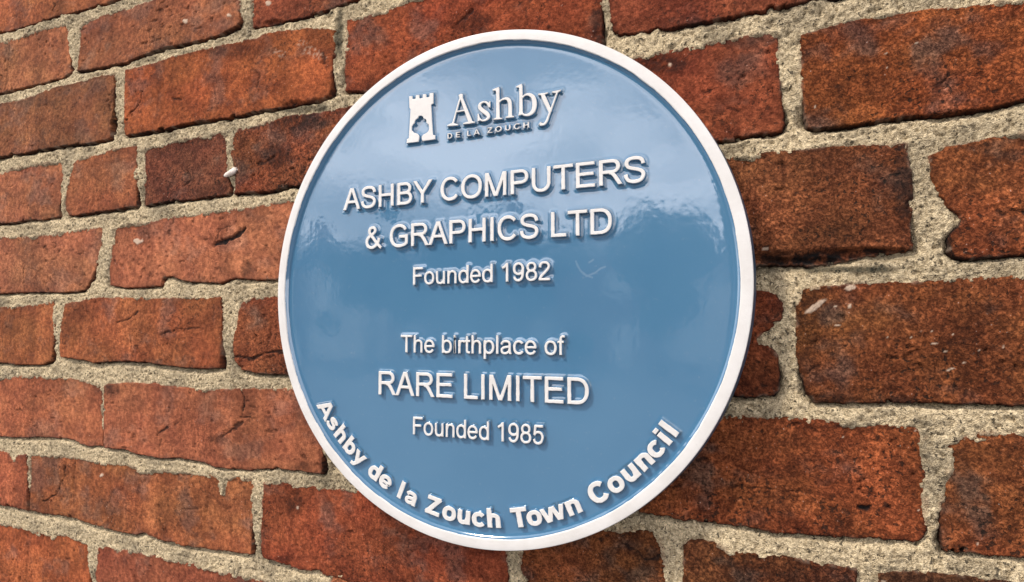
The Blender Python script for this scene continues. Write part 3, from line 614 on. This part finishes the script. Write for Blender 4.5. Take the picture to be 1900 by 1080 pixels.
BLK = {
 'A': (760, [([(15,-75),(420,805)],172,172,0,716), ([(745,-75),(340,805)],172,172,0,716), ba(215,180,580,130)]),
 's': (600, [(cr([(515,375),(455,425),(330,445),(205,425),(160,375),(200,318),(330,285),(450,250),(490,180),(440,90),(300,60),(165,80),(85,150)]),150,140)]),
 'h': (667, [st(160,0,716,W2), (J(cr([(165,230),(190,380),(290,450),(400,440),(490,380),(508,290)]),[(508,0)]),W2,H2)]),
 'b': (667, [st(160,0,716,W2), (arc(345,260,190,200,0,360,60),W2,H2)]),
 'y': (630, [([(70,600),(330,30)],175,175,None,519), ([(570,600),(330,30)],175,175,None,519), (cr([(340,80),(300,-40),(230,-115),(95,-125)]),160,145)]),
 'd': (667, [st(508,0,716,W2), (arc(322,260,190,200,0,360,60),W2,H2)]),
 'e': (667, [(arc(333,260,205,205,0,322,60),W2,H2), ba(245,130,590,105)]),
 'l': (333, [st(166,0,716,W2)]),
 'a': (640, [(J(cr([(110,365),(180,435),(310,455),(430,430),(478,350)]),cr([(480,200),(480,110),(500,-10)])),180,135,0,None), (cr([(480,290),(340,262),(190,235),(135,160),(185,75),(300,65),(400,105),(470,200)]),155,125)]),
 'Z': (700, [ba(641,50,650,150), ba(75,35,665,150), ([(75,20),(615,690)],180,180,0,716)]),
 'o': (667, [(arc(333,260,205,205,0,360,60),W2,H2)]),
 'u': (667, [(cr([(158,519),(158,300),(165,160),(230,75),(330,65),(430,110),(500,250)]),W2,H2), st(508,0,519,W2)]),
 'c': (640, [(arc(325,260,205,205,38,322,50),W2,H2)]),
 'T': (700, [ba(636,25,675,160), st(350,0,716,200)]),
 'w': (930, [([(45,600),(265,-80)],165,165,0,519), ([(480,600),(235,-80)],165,165,0,519), ([(450,600),(695,-80)],165,165,0,519), ([(885,600),(665,-80)],165,165,0,519)]),
 'n': (667, [st(160,0,519,W2), (J(cr([(165,230),(190,380),(290,450),(400,440),(490,380),(508,290)]),[(508,0)]),W2,H2)]),
 'C': (780, [(arc(400,358,270,290,35,325,60),205,160)]),
 'i': (333, [st(166,0,519,W2), st(166,580,716,W2)]),
}
W3 = 158
GEO = {
 'D': (760, [st(150,0,716,W3), (J([(120,652)],arc(340,358,290,294,90,-90,40,2.1),[(120,64)]),W3,128)]),
 'E': (640, [st(150,0,716,W3), ba(652,120,590,128), ba(362,120,560,122), ba(64,120,600,128)]),
 'L': (600, [st(150,0,716,W3), ba(64,120,560,128)]),
 'A': (780, [([(65,-75),(425,805)],130,130,0,716), ([(715,-75),(355,805)],130,130,0,716), ba(215,200,580,120)]),
 'Z': (660, [ba(652,60,600,128), ba(64,50,610,128), ([(80,20),(575,700)],140,140,0,716)]),
 'O': (860, [(arc(430,358,315,305,0,360,60,2.0),W3,128)]),
 'U': (760, [(J([(145,716)],[(145,400)],arc(380,290,235,235,180,360,40,2.0),[(615,400)],[(615,716)]),W3,128)]),
 'C': (780, [(arc(430,358,315,305,45,315,50,2.0),W3,128)]),
 'H': (760, [st(150,0,716,W3), st(610,0,716,W3), ba(358,120,640,128)]),
}
RES = 6.0
def glyph_field(strokes, box, seed, res=RES, wobble=4.0, extra=0.0):
    x0, y0, x1, y1 = box
    gx = np.arange(x0, x1 + res, res); gy = np.arange(y0, y1 + res, res); X, Y = np.meshgrid(gx, gy)
    d = np.full(X.shape, 1e6)
    for s in strokes:
        if callable(s): d = np.minimum(d, s(X, Y)); continue
        pts, wv, wh = s[:3]; ylo, yhi = (s[3], s[4]) if len(s) > 4 else (None, None)
        closed = len(pts) > 30 and np.hypot(*(np.array(pts[0][:2]) - np.array(pts[-1][:2]))) < 1
        d = np.minimum(d, stroke(X, Y, pts, wv, wh, 'rr' if closed else 'bb', ylo, yhi))
    u = X / 1000 * 9; v = Y / 1000 * 9
    d = d + wobble * fbm(u, v, seed, 3) * 1.6 - wobble * 0.6 - extra
    return gx, gy, d
def contours(gx, gy, d):
    """closed iso-loops of d=0, marching squares"""
    ny, nx = d.shape; S = d < 0; nxt = {}
    cells = np.argwhere(~((S[:-1, :-1] == S[:-1, 1:]) & (S[1:, :-1] == S[1:, 1:]) & (S[:-1, :-1] == S[1:, :-1])))
    def pt(e):
        j, i, k = e
        if k == 0: a, b = d[j, i], d[j, i + 1]; return (gx[i] + (gx[i + 1] - gx[i]) * a / (a - b), gy[j])
        a, b = d[j, i], d[j + 1, i]; return (gx[i], gy[j] + (gy[j + 1] - gy[j]) * a / (a - b))
    tab = {1: [(3, 0)], 2: [(0, 1)], 3: [(3, 1)], 4: [(1, 2)], 5: [(3, 2), (1, 0)], 6: [(0, 2)], 7: [(3, 2)], 8: [(2, 3)], 9: [(2, 0)],
           10: [(0, 3), (2, 1)], 11: [(2, 1)], 12: [(1, 3)], 13: [(1, 0)], 14: [(0, 3)]}
    for j, i in cells:
        c = int(S[j, i]) | int(S[j, i + 1]) << 1 | int(S[j + 1, i + 1]) << 2 | int(S[j + 1, i]) << 3
        ed = [(j, i, 0), (j, i + 1, 1), (j + 1, i, 0), (j, i, 1)]
        for a, b in tab.get(c, []): nxt[ed[a]] = ed[b]
    loops = []
    while nxt:
        k0 = next(iter(nxt)); k = k0; lp = []
        while k in nxt: lp.append(k); k = nxt.pop(k)
        if len(lp) > 8: loops.append(np.array([pt(e) for e in lp]))
    return loops
def simplify(P, tol):
    n = len(P); keep = np.zeros(n, bool); k = int(np.argmax(((P - P[0]) ** 2).sum(1))); keep[[0, k]] = True
    Q = np.vstack([P, P[:1]]); stack = [(0, k), (k, n)]
    while stack:
        a, b = stack.pop()
        if b - a < 2: continue
        e = Q[b] - Q[a]; l = np.hypot(*e) + 1e-9; dd = np.abs((Q[a + 1:b, 0] - Q[a, 0]) * e[1] - (Q[a + 1:b, 1] - Q[a, 1]) * e[0]) / l
        m = int(np.argmax(dd))
        if dd[m] > tol: keep[a + 1 + m] = True; stack += [(a, a + 1 + m), (a + 1 + m, b)]
    return P[keep]
def sample(gx, gy, d, P):
    fx = np.clip((P[..., 0] - gx[0]) / (gx[1] - gx[0]), 0, len(gx) - 1.001); fy = np.clip((P[..., 1] - gy[0]) / (gy[1] - gy[0]), 0, len(gy) - 1.001)
    i = fx.astype(int); j = fy.astype(int); u = fx - i; v = fy - j
    return (d[j, i] * (1 - u) + d[j, i + 1] * u) * (1 - v) + (d[j + 1, i] * (1 - u) + d[j + 1, i + 1] * u) * v
def blur(d, n=2):
    for _ in range(n):
        p = np.pad(d, 1, mode='edge'); d = (p[1:-1, 1:-1] * 2 + p[:-2, 1:-1] + p[2:, 1:-1] + p[1:-1, :-2] + p[1:-1, 2:]) / 6
    return d

plaque = empty('commemorative_plaque', 'round blue plaque with white rim and raised white lettering fixed to the brick wall', 'plaque', (0, T, 0))
PANEL_Y = 0.0033              # the blue field lies this far behind the rim front
LET_Y = 0.0004                # front of the letters
letters = []                  # (affine, gx, gy, field, unit) kept for the panel's fillets

def place(glyph, A, org, unit, name='letter'):
    """A 2x2 from glyph units to metres in the plaque plane, org its origin"""
    gx, gy, d = glyph
    loops = [simplify(l, 0.9) for l in contours(gx, gy, d)]
    loops = [l for l in loops if len(l) >= 3]
    ds = blur(d, 1); gyv, gxv = np.gradient(ds, gy[1] - gy[0], gx[1] - gx[0])
    V = []; F = []; MI = []
    be = 0.00022 / unit; sk = 0.0006 / unit
    rings = []
    capl = []
    for l in loops:
        g = np.stack([sample(gx, gy, gxv, l), sample(gx, gy, gyv, l)], 1); g /= (np.linalg.norm(g, axis=1, keepdims=True) + 1e-9)
        n = len(l); prof = [(-be * 1.6, LET_Y), (-be * .35, LET_Y + .00012), (0, LET_Y + .00040), (0, LET_Y + .00062), (sk * .3, LET_Y + .0016), (sk, PANEL_Y + .0003)]
        base = []
        for off, y in prof:
            base.append(len(V)); w = (l + g * off) @ A.T + org
            V.extend([(a, y, b) for a, b in w])
        for r in range(len(prof) - 1):
            for i in range(n):
                F.append((base[r] + i, base[r] + (i + 1) % n, base[r + 1] + (i + 1) % n, base[r + 1] + i)); MI.append(0 if r < 2 else (0 if r == 2 else 1))
        cb = len(V); V.extend([V[base[0] + i] for i in range(n)])
        capl.append(([Vector((V[cb + i][0], V[cb + i][2], 0)) for i in range(n)], cb))
    idx = [b + i for l, b in capl for i in range(len(l))]
    for t in tessellate_polygon([l for l, b in capl]): F.append(tuple(idx[k] for k in t)); MI.append(0)
    V = np.array(V); c = np.array([V[:, 0].mean(), 0, V[:, 2].mean()])
    o = mesh_from(name, V - c, F, [MW, MBL], True, MI, None, plaque)
    o.location = (c[0], -T, c[2])
    letters.append((A, np.array(org), gx, gy, d, unit))
    return o
CACHE = {}
def getg(table, ch, key, wobble=4.0, seed=0):
    k = (key, ch, seed % 3)
    if k not in CACHE:
        adv, st_ = table[ch]
        CACHE[k] = (adv, glyph_field(st_, (-70, -250, adv + 70, 800), 300 + seed % 3, RES, wobble, 4.0 if key == 'r' else 0.0))
    return CACHE[k]
def line(text, xl, xr, zb, cap, table=REG, key='r'):
    """text set between xl and xr (units of R), baseline zb, capital height cap"""
    tot = sum(table[c][0] for c in text); m0 = 60 if text[0] not in 'AT' else 15; m1 = 45
    ux = (xr - xl) * R / (tot - m0 - m1); uy = cap * R / 716; x = xl * R - m0 * ux
    for i, c in enumerate(text):
        adv = table[c][0]
        if table[c][1]:
            _, g = getg(table, c, key, 4.0, i)
            place(g, np.array([[ux, 0], [0, uy]]), (x, zb * R), (ux + uy) / 2)
        x += adv * ux
line('ASHBY COMPUTERS', -.642, .657, .341, .0920)
line('& GRAPHICS LTD', -.522, .536, .166, .0920)
line('Founded 1982', -.289, .303, .0065, .0700)
line('The birthplace of', -.343, .352, -.268, .0700)
line('RARE LIMITED', -.450, .446, -.442, .0940)
line('Founded 1985', -.282, .275, -.594, .0690)
for i, (c, a) in enumerate([('A',-54.2),('s',-49.9),('h',-45.7),('b',-41.4),('y',-37.4),('d',-31.3),('e',-27.3),('l',-22.1),('a',-18.7),('Z',-12.0),('o',-7.3),
             ('u',-3.2),('c',.9),('h',4.9),('T',11.7),('o',15.5),('w',20.4),('n',25.7),('C',32.7),('o',37.3),('u',41.6),('n',45.8),('c',49.6),('i',52.6),('l',54.9)]):
    adv, g = getg(BLK, c, 'b', 5.0, i); u = .0705 * R / 716; t = math.radians(a)
    ex = np.array([math.cos(t), math.sin(t)]); ey = np.array([-math.sin(t), math.cos(t)])
    org = np.array([math.sin(t), -math.cos(t)]) * .9185 * R - ex * adv / 2 * u * 1.02
    place(g, np.stack([ex * u * 1.02, ey * u], 1), org, u)
# small geometric capitals under the word mark: each set to the width it has in the photograph
crp = lambda P: px([(740 + p[0] / 5.9375, 140 + p[1] / 5.9375) for p in P], HP)
for i, (c, a, b) in enumerate([('D',532,582),('E',625,670),('L',748,792),('A',820,886),('Z',970,1027),('O',1058,1130),('U',1168,1226),('C',1262,1332),('H',1370,1430)]):
    yb = 688 - (a - 530) * (575 - 690) / (530 - 1428) * 1.0
    xa = crp([(a, yb)])[0]; xb = crp([(b, yb)])[0]; adv, g = getg(GEO, c, 'g', 3.0, i)
    ink = {'D': (84, 690), 'E': (84, 600), 'L': (84, 560), 'A': (30, 750), 'Z': (50, 610), 'O': (50, 810), 'U': (80, 680), 'C': (50, 730), 'H': (84, 676)}[c]
    ux = (xb[0] - xa[0]) / (ink[1] - ink[0]); uy = .0225 * R / 716
    place(g, np.array([[ux, 0], [0, uy]]), (xa[0] - ink[0] * ux, .5915 * R), uy)
# word mark in an old style serif, drawn stroke by stroke; crop pixels with width
KU = 1 / (5.9375 * 457.0) * R           # one crop pixel in metres
def wm(strokes, polys, rings=()):
    """strokes: list of [(x, y, w)...]; polys: closed outlines; all in crop pixels -> a field in millimetre-ish units"""
    U = R / 5000.0                       # unit of the field
    allp = np.vstack([crp([(p[0], p[1]) for p in s]) for s in list(strokes) + list(polys) + [r_[0] for r_ in rings]]) / U
    x0, y0 = allp.min(0) - 110; x1, y1 = allp.max(0) + 110
    S = []
    for s in strokes:
        c = crp([(p[0], p[1]) for p in s]) / U; w = np.array([p[2] for p in s]) * KU / U
        pts = np.c_[c, w]; pts = cr(pts) if len(pts) > 2 else pts
        S.append((pts, 0, 0))
    for P in polys:
        c = crp(P) / U; S.append(lambda X, Y, c=c: poly_sdf(X, Y, c))
    gx, gy, d = glyph_field(S, (x0, y0, x1, y1), 310, 4.0, 1.5)
    return (gx, gy, d), U
def put(name, *a, **k):
    g, U = wm(*a, **k); return place(g, np.array([[U, 0], [0, U]]), (0, 0), U, name)
put('letter', [[(684,205,22),(640,350,18),(588,538,19)], [(672,208,24),(722,345,40),(790,520,44)], [(625,398,17),(730,380,17)]],
    [[(530,558),(533,543),(572,526),(606,524),(648,537),(648,549)], [(704,538),(705,524),(745,510),(812,502),(832,508),(833,521)], [(655,212),(683,198),(700,203),(700,240),(660,240)]])
put('letter', [[(990,345,16),(968,300,20),(930,289,20),(892,312,30),(888,350,40),(925,388,44),(968,420,44),(984,455,36),(955,487,24),(912,494,20),(882,468,18),(872,432,15)]],
    [[(990,352),(1005,352),(1004,282),(994,282),(985,300)], [(862,420),(875,418),(884,470),(886,500),(876,500),(864,505)]])
put('letter', [[(1086,140,36),(1088,470,40)], [(1092,300,16),(1130,265,20),(1178,252,28),(1212,275,38),(1222,330,40),(1222,455,40)]],
    [[(1030,152),(1100,122),(1104,170),(1068,176),(1060,164),(1033,166)], [(1038,489),(1040,475),(1066,466),(1110,462),(1136,466),(1137,479)], [(1172,468),(1174,454),(1200,446),(1244,440),(1266,446),(1267,459)]])
put('letter', [[(1340,105,36),(1343,425,38)], [(1350,250,16),(1385,215,20),(1435,208,32),(1480,245,44),(1492,320,50),(1475,390,44),(1430,428,30),(1380,432,20),(1342,405,18)]],
    [[(1288,118),(1352,88),(1358,135),(1325,142),(1318,130),(1291,132)], [(1312,440),(1322,400),(1360,410),(1350,432)]])
put('letter', [[(1578,200,40),(1612,280,42),(1668,400,34)], [(1742,180,18),(1700,300,18),(1655,420,22),(1625,500,26),(1592,535,26),(1548,532,34)], [(1549,524,44),(1551,526,44)]],
    [[(1530,215),(1532,198),(1600,190),(1642,180),(1643,194),(1615,206),(1560,216)], [(1682,188),(1683,174),(1730,166),(1785,152),(1782,168),(1750,186),(1715,192)]])
OUT = [(108,228),(145,222),(148,258),(182,254),(184,216),(221,211),(223,250),(259,246),(261,207),(296,202),(298,240),(333,236),(335,195),(377,188),(376,306),(352,320),(353,345),(360,480),(371,652),(395,655),(399,702),(258,722),(248,700),(249,672),(262,652),
 (288,640),(318,618),(330,590),(330,560),(322,533),(300,517),(302,498),(292,478),(268,470),(262,450),(240,441),(216,446),(207,470),(182,484),(170,505),(172,520),(155,536),(140,560),(136,600),(160,628),(200,640),(216,655),(220,672),(218,700),(212,728),(80,746),(84,700),(106,690),(116,520),(126,372),(112,352)]
em = put('castle_emblem', [], [OUT])
em['label'] = 'raised white castle tower emblem with a tree cut out of its foot'

# rim: white front, navy outside edge
def lathe(name, prof, mats, mi, n=512, wob_=None, parent=plaque):
    a = np.linspace(0, 2 * math.pi, n, endpoint=False); V = []
    for k, (r, y) in enumerate(prof):
        rr_ = r + (wob_(a, k) if wob_ else 0)
        V.append(np.stack([rr_ * np.cos(a), np.full(n, y) + 0 * a, rr_ * np.sin(a)], 1))
    V = np.vstack(V); i = np.arange(n); j = (i + 1) % n; F = []; MI = []
    for k in range(len(prof) - 1):
        F.append(np.stack([k * n + i, k * n + j, (k + 1) * n + j, (k + 1) * n + i], 1)); MI += [mi[k]] * n
    F = np.vstack(F)
    o = mesh_from(name, V, F, mats, True, MI, None, parent); o.location = (0, -T, 0); return o
def w_in(a, k): return 0.00045 * fbm(a * 11, a * 0 + 3.3, 71, 5, 0.65) if k <= 1 else 0 * a
rim = lathe('rim', [(.9592 * R, .0009), (.9600 * R, .0003), (.9612 * R, .00004), (.9640 * R, 0.0), (.980 * R, 0.0), (.9970 * R, .00001), (.9990 * R, .0001), (1.0 * R, .0004), (1.0004 * R, .0018)],
            [MW], [0] * 8, 720, w_in)
edge = lathe('outer_edge', [(1.0002 * R, .0016), (1.0015 * R, .003), (1.0045 * R, .0065), (1.0065 * R, .0095), (1.007 * R, .0125), (1.0 * R, .0132), (0.05, .0132)], [MNV], [0] * 6, 360)
# blue field: a sheet that swells up to each letter and to the rim
NP = 640
g1 = np.linspace(-.958 * R, .958 * R, NP); X, Z = np.meshgrid(g1, g1); D = np.full(X.shape, 0.02)
for A, org, gx, gy, d, unit in letters:
    cs = np.array([(x, y) for x in (gx[0], gx[-1]) for y in (gy[0], gy[-1])]) @ A.T + org
    lo = cs.min(0) - 0.004; hi = cs.max(0) + 0.004
    i0, i1 = np.searchsorted(g1, [lo[0], hi[0]]); j0, j1 = np.searchsorted(g1, [lo[1], hi[1]])
    Q = (np.stack([X[j0:j1, i0:i1], Z[j0:j1, i0:i1]], -1) - org) @ np.linalg.inv(A).T
    over = np.hypot(np.maximum(0, np.maximum(gx[0] - Q[..., 0], Q[..., 0] - gx[-1])), np.maximum(0, np.maximum(gy[0] - Q[..., 1], Q[..., 1] - gy[-1])))
    D[j0:j1, i0:i1] = np.minimum(D[j0:j1, i0:i1], (sample(gx, gy, d, Q) + over) * unit)
rr = np.hypot(X, Z)
lift = 0.00040 * np.exp(-(np.clip(D - 0.0005, 0, None) / 0.0009) ** 1.5)
lift = blur(lift, 2)
lift += 0.00055 * np.exp(-np.clip(.950 * R - rr, 0, None) / 0.0012)
lift += 0.000035 * fbm(X * 24, Z * 24, 88, 2) + 0.0000035 * fbm(X * 420, Z * 26, 90, 3) + 0.000012 * fbm(X * 300, Z * 300, 89, 2)
V = np.stack([X, PANEL_Y - lift, Z], -1).reshape(-1, 3)
inside = rr < .9545 * R
keep = inside[:-1, :-1] & inside[1:, 1:] & inside[:-1, 1:] & inside[1:, :-1]
F, used = grid_faces(NP, NP, keep)
mark = np.zeros(X.shape)
for pl, w in (([(1066,484),(1074,500),(1086,512),(1100,506),(1112,497),(1122,494)], .0003), ([(1090,486),(1098,481)], .0003), ([(1080,508),(1096,514)], .00025)):
    mark = np.maximum(mark, 0.13 * (1 - sstep(w, w + .0006, line_dist(X + .0006 * fbm(X * 300, Z * 300, 91, 2), Z, px(pl, HP)))))
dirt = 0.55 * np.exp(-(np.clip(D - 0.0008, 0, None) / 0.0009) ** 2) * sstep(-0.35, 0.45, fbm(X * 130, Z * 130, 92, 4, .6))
dirt += 0.35 * sstep(.945, .953, rr / R) * sstep(-0.2, 0.5, fbm(X * 60, Z * 60, 93, 4, .6))
panel = mesh_from('blue_field', V[used], F, MBL, True, None, {'mark': ('FLOAT', mark.ravel()[used]), 'dirt': ('FLOAT', dirt.ravel()[used])}, plaque); panel.location = (0, -T, 0)
cove = lathe('rim_cove', [(.9480 * R, .0036), (.9505 * R, .0027), (.9530 * R, .0022), (.9556 * R, .0019), (.9586 * R, .00105), (.9596 * R, .0006)], [MBL], [0] * 5, 720)
#ENDPLAQUE

# ------------------------------------------------------------------ what the glossy plaque mirrors: the street across from the wall
GZ = -1.75
def simple(name, col, rough=0.8, nz=6, amt=0.25):
    k = NT(name); v = k.coord(); c = np.array(col)
    k.l(k.mix(k.ramp(k.noise(nz, 5, .6, v), .3, .7), c * (1 - amt), c * (1 + amt)), k.b.inputs['Base Color'])
    k.b.inputs['Roughness'].default_value = rough; return k.m
MG = simple('worn_asphalt', (.10, .10, .105), .9, 3); MBRK = simple('house_brick', (.20, .10, .07), .9, 2)
MRF = simple('slate', (.07, .075, .09), .7, 3); MWF = simple('window_paint', (.75, .75, .72), .5, 3, .05); MGL = simple('curtained_glass', (.50, .50, .46), .3, 1)
MLF = simple('leaves', (.055, .085, .03), .7, 2, .4); MBK = simple('bark', (.10, .08, .06), .9, 8); MRN = simple('pale_render', (.55, .52, .46), .8, 1, .1)
def boxm(name, parts, mats, parent=None, loc=None):
    V = []; F = []; MI = []
    for (x0, x1, y0, y1, z0, z1), mi in parts:
        b = len(V); V += [(x, y, z) for z in (z0, z1) for y in (y0, y1) for x in (x0, x1)]
        for f in ((0, 1, 5, 4), (3, 2, 6, 7), (2, 0, 4, 6), (1, 3, 7, 5), (4, 5, 7, 6), (2, 3, 1, 0)): F.append(tuple(b + q for q in f)); MI.append(mi)
    o = mesh_from(name, np.array(V), F, mats, False, MI, None, parent)
    if loc: o.location = loc
    return o
g = mesh_from('ground', np.array([(-300, -300, GZ), (300, -300, GZ), (300, T + .12, GZ), (-300, T + .12, GZ)], float), [(0, 1, 2, 3)], MG, False); g['kind'] = 'structure'
def house(x, w, y, eaves, ridge, wallm, label):
    h_ = empty('terraced_house', label, 'house', (x, y, GZ)); h_['group'] = 'houses mirrored in the plaque'
    boxm('wall', [((0, w, -6, 0, 0, eaves), 0)], [wallm], h_)
    rf = mesh_from('roof', np.array([(-.1, .3, eaves), (w + .1, .3, eaves), (w + .1, -3, ridge), (-.1, -3, ridge), (-.1, -6.3, eaves), (w + .1, -6.3, eaves)], float),
                   [(0, 1, 2, 3), (3, 2, 5, 4), (0, 3, 4), (1, 5, 2)], MRF, False, None, None, h_)
    boxm('chimney', [((w - 1.1, w - .3, -3.4, -2.7, ridge - .6, ridge + 1.0), 0)], [wallm], rf)
    for wx, wz in ((.8, .9), (w - 2.2, 3.3), (.8, 3.3)):
        if wz + 1.3 > eaves: continue
        f = boxm('window', [((wx, wx + 1.3, 0, .05, wz, wz + .08), 0), ((wx, wx + 1.3, 0, .05, wz + 1.22, wz + 1.3), 0), ((wx, wx + .08, 0, .05, wz, wz + 1.3), 0), ((wx + 1.22, wx + 1.3, 0, .05, wz, wz + 1.3), 0), ((wx + .61, wx + .69, 0, .05, wz, wz + 1.3), 0)], [MWF], h_)
        boxm('pane', [((wx + .08, wx + 1.22, .004, .02, wz + .08, wz + 1.22), 0)], [MGL], f)
    boxm('door', [((w - 1.9, w - 1.0, .0, .06, 0, 2.05), 0)], [MWF], h_)
house(-31, 6.5, -26, 5.4, 7.4, MBRK, 'brick house across the road, left end of the mirrored row')
house(-24.3, 6.0, -27, 5.4, 7.2, MRN, 'pale rendered house across the road, mirrored faintly in the plaque')
house(-18.1, 6.5, -26, 5.4, 7.6, MBRK, 'brick house across the road beside the pale rendered one')
house(-11.6, 7.0, -28, 5.3, 7.0, MBRK, 'smaller brick house across the road between the two trees and the rendered house')
house(-4.6, 6.0, -30, 4.2, 5.6, MRN, 'pale rendered house across the road, right of the mirrored trees')
def tree(x, y, h, cr_, seed, label):
    t = empty('street_tree', label, 'tree', (x, y, GZ)); t['group'] = 'trees mirrored in the plaque'
    r_ = random.Random(seed); V = []; F = []
    for i, (z, rad) in enumerate([(0, .28), (h * .3, .2), (h * .6, .12), (h * .9, .04)]):
        V += [(rad * math.cos(a) + .15 * math.sin(i), rad * math.sin(a), z) for a in [k * math.pi / 4 for k in range(8)]]
    for i in range(3):
        for k in range(8): F.append((i * 8 + k, i * 8 + (k + 1) % 8, i * 8 + 8 + (k + 1) % 8, i * 8 + 8 + k))
    mesh_from('trunk', np.array(V), F, MBK, True, None, None, t)
    V = []; F = []; cl = [(r_.gauss(0, cr_ * .45), r_.gauss(0, cr_ * .45), h * .62 + r_.gauss(0, h * .13), r_.uniform(.5, 1.0) * cr_ * .5) for _ in range(26)]
    for _ in range(16000):
        c = r_.choice(cl); d = Vector((r_.gauss(0, 1), r_.gauss(0, 1), r_.gauss(0, 1))).normalized() * c[3] * r_.uniform(.6, 1)
        p = Vector(c[:3]) + d; u = Vector((r_.gauss(0, 1), r_.gauss(0, 1), r_.gauss(0, 1))).normalized() * .13; w = u.orthogonal().normalized() * .09
        b = len(V); V += [p - u, p + w, p + u, p - w]; F.append((b, b + 1, b + 2, b + 3))
    mesh_from('crown', np.array([tuple(q) for q in V]), F, MLF, False, None, None, t)
tree(-9.5, -22, 6.6, 2.4, 3, 'leafy tree across the road, nearer the rendered house on the right')
tree(-13.5, -24, 5.8, 2.2, 5, 'rounder leafy tree across the road beside the brick house')
tree(-3.1, -20, 6.5, 1.7, 9, 'tall narrow tree across the road in front of the pale rendered house')
tree(-17.0, -23, 6.9, 1.9, 12, 'leafy tree across the road in front of the brick house')
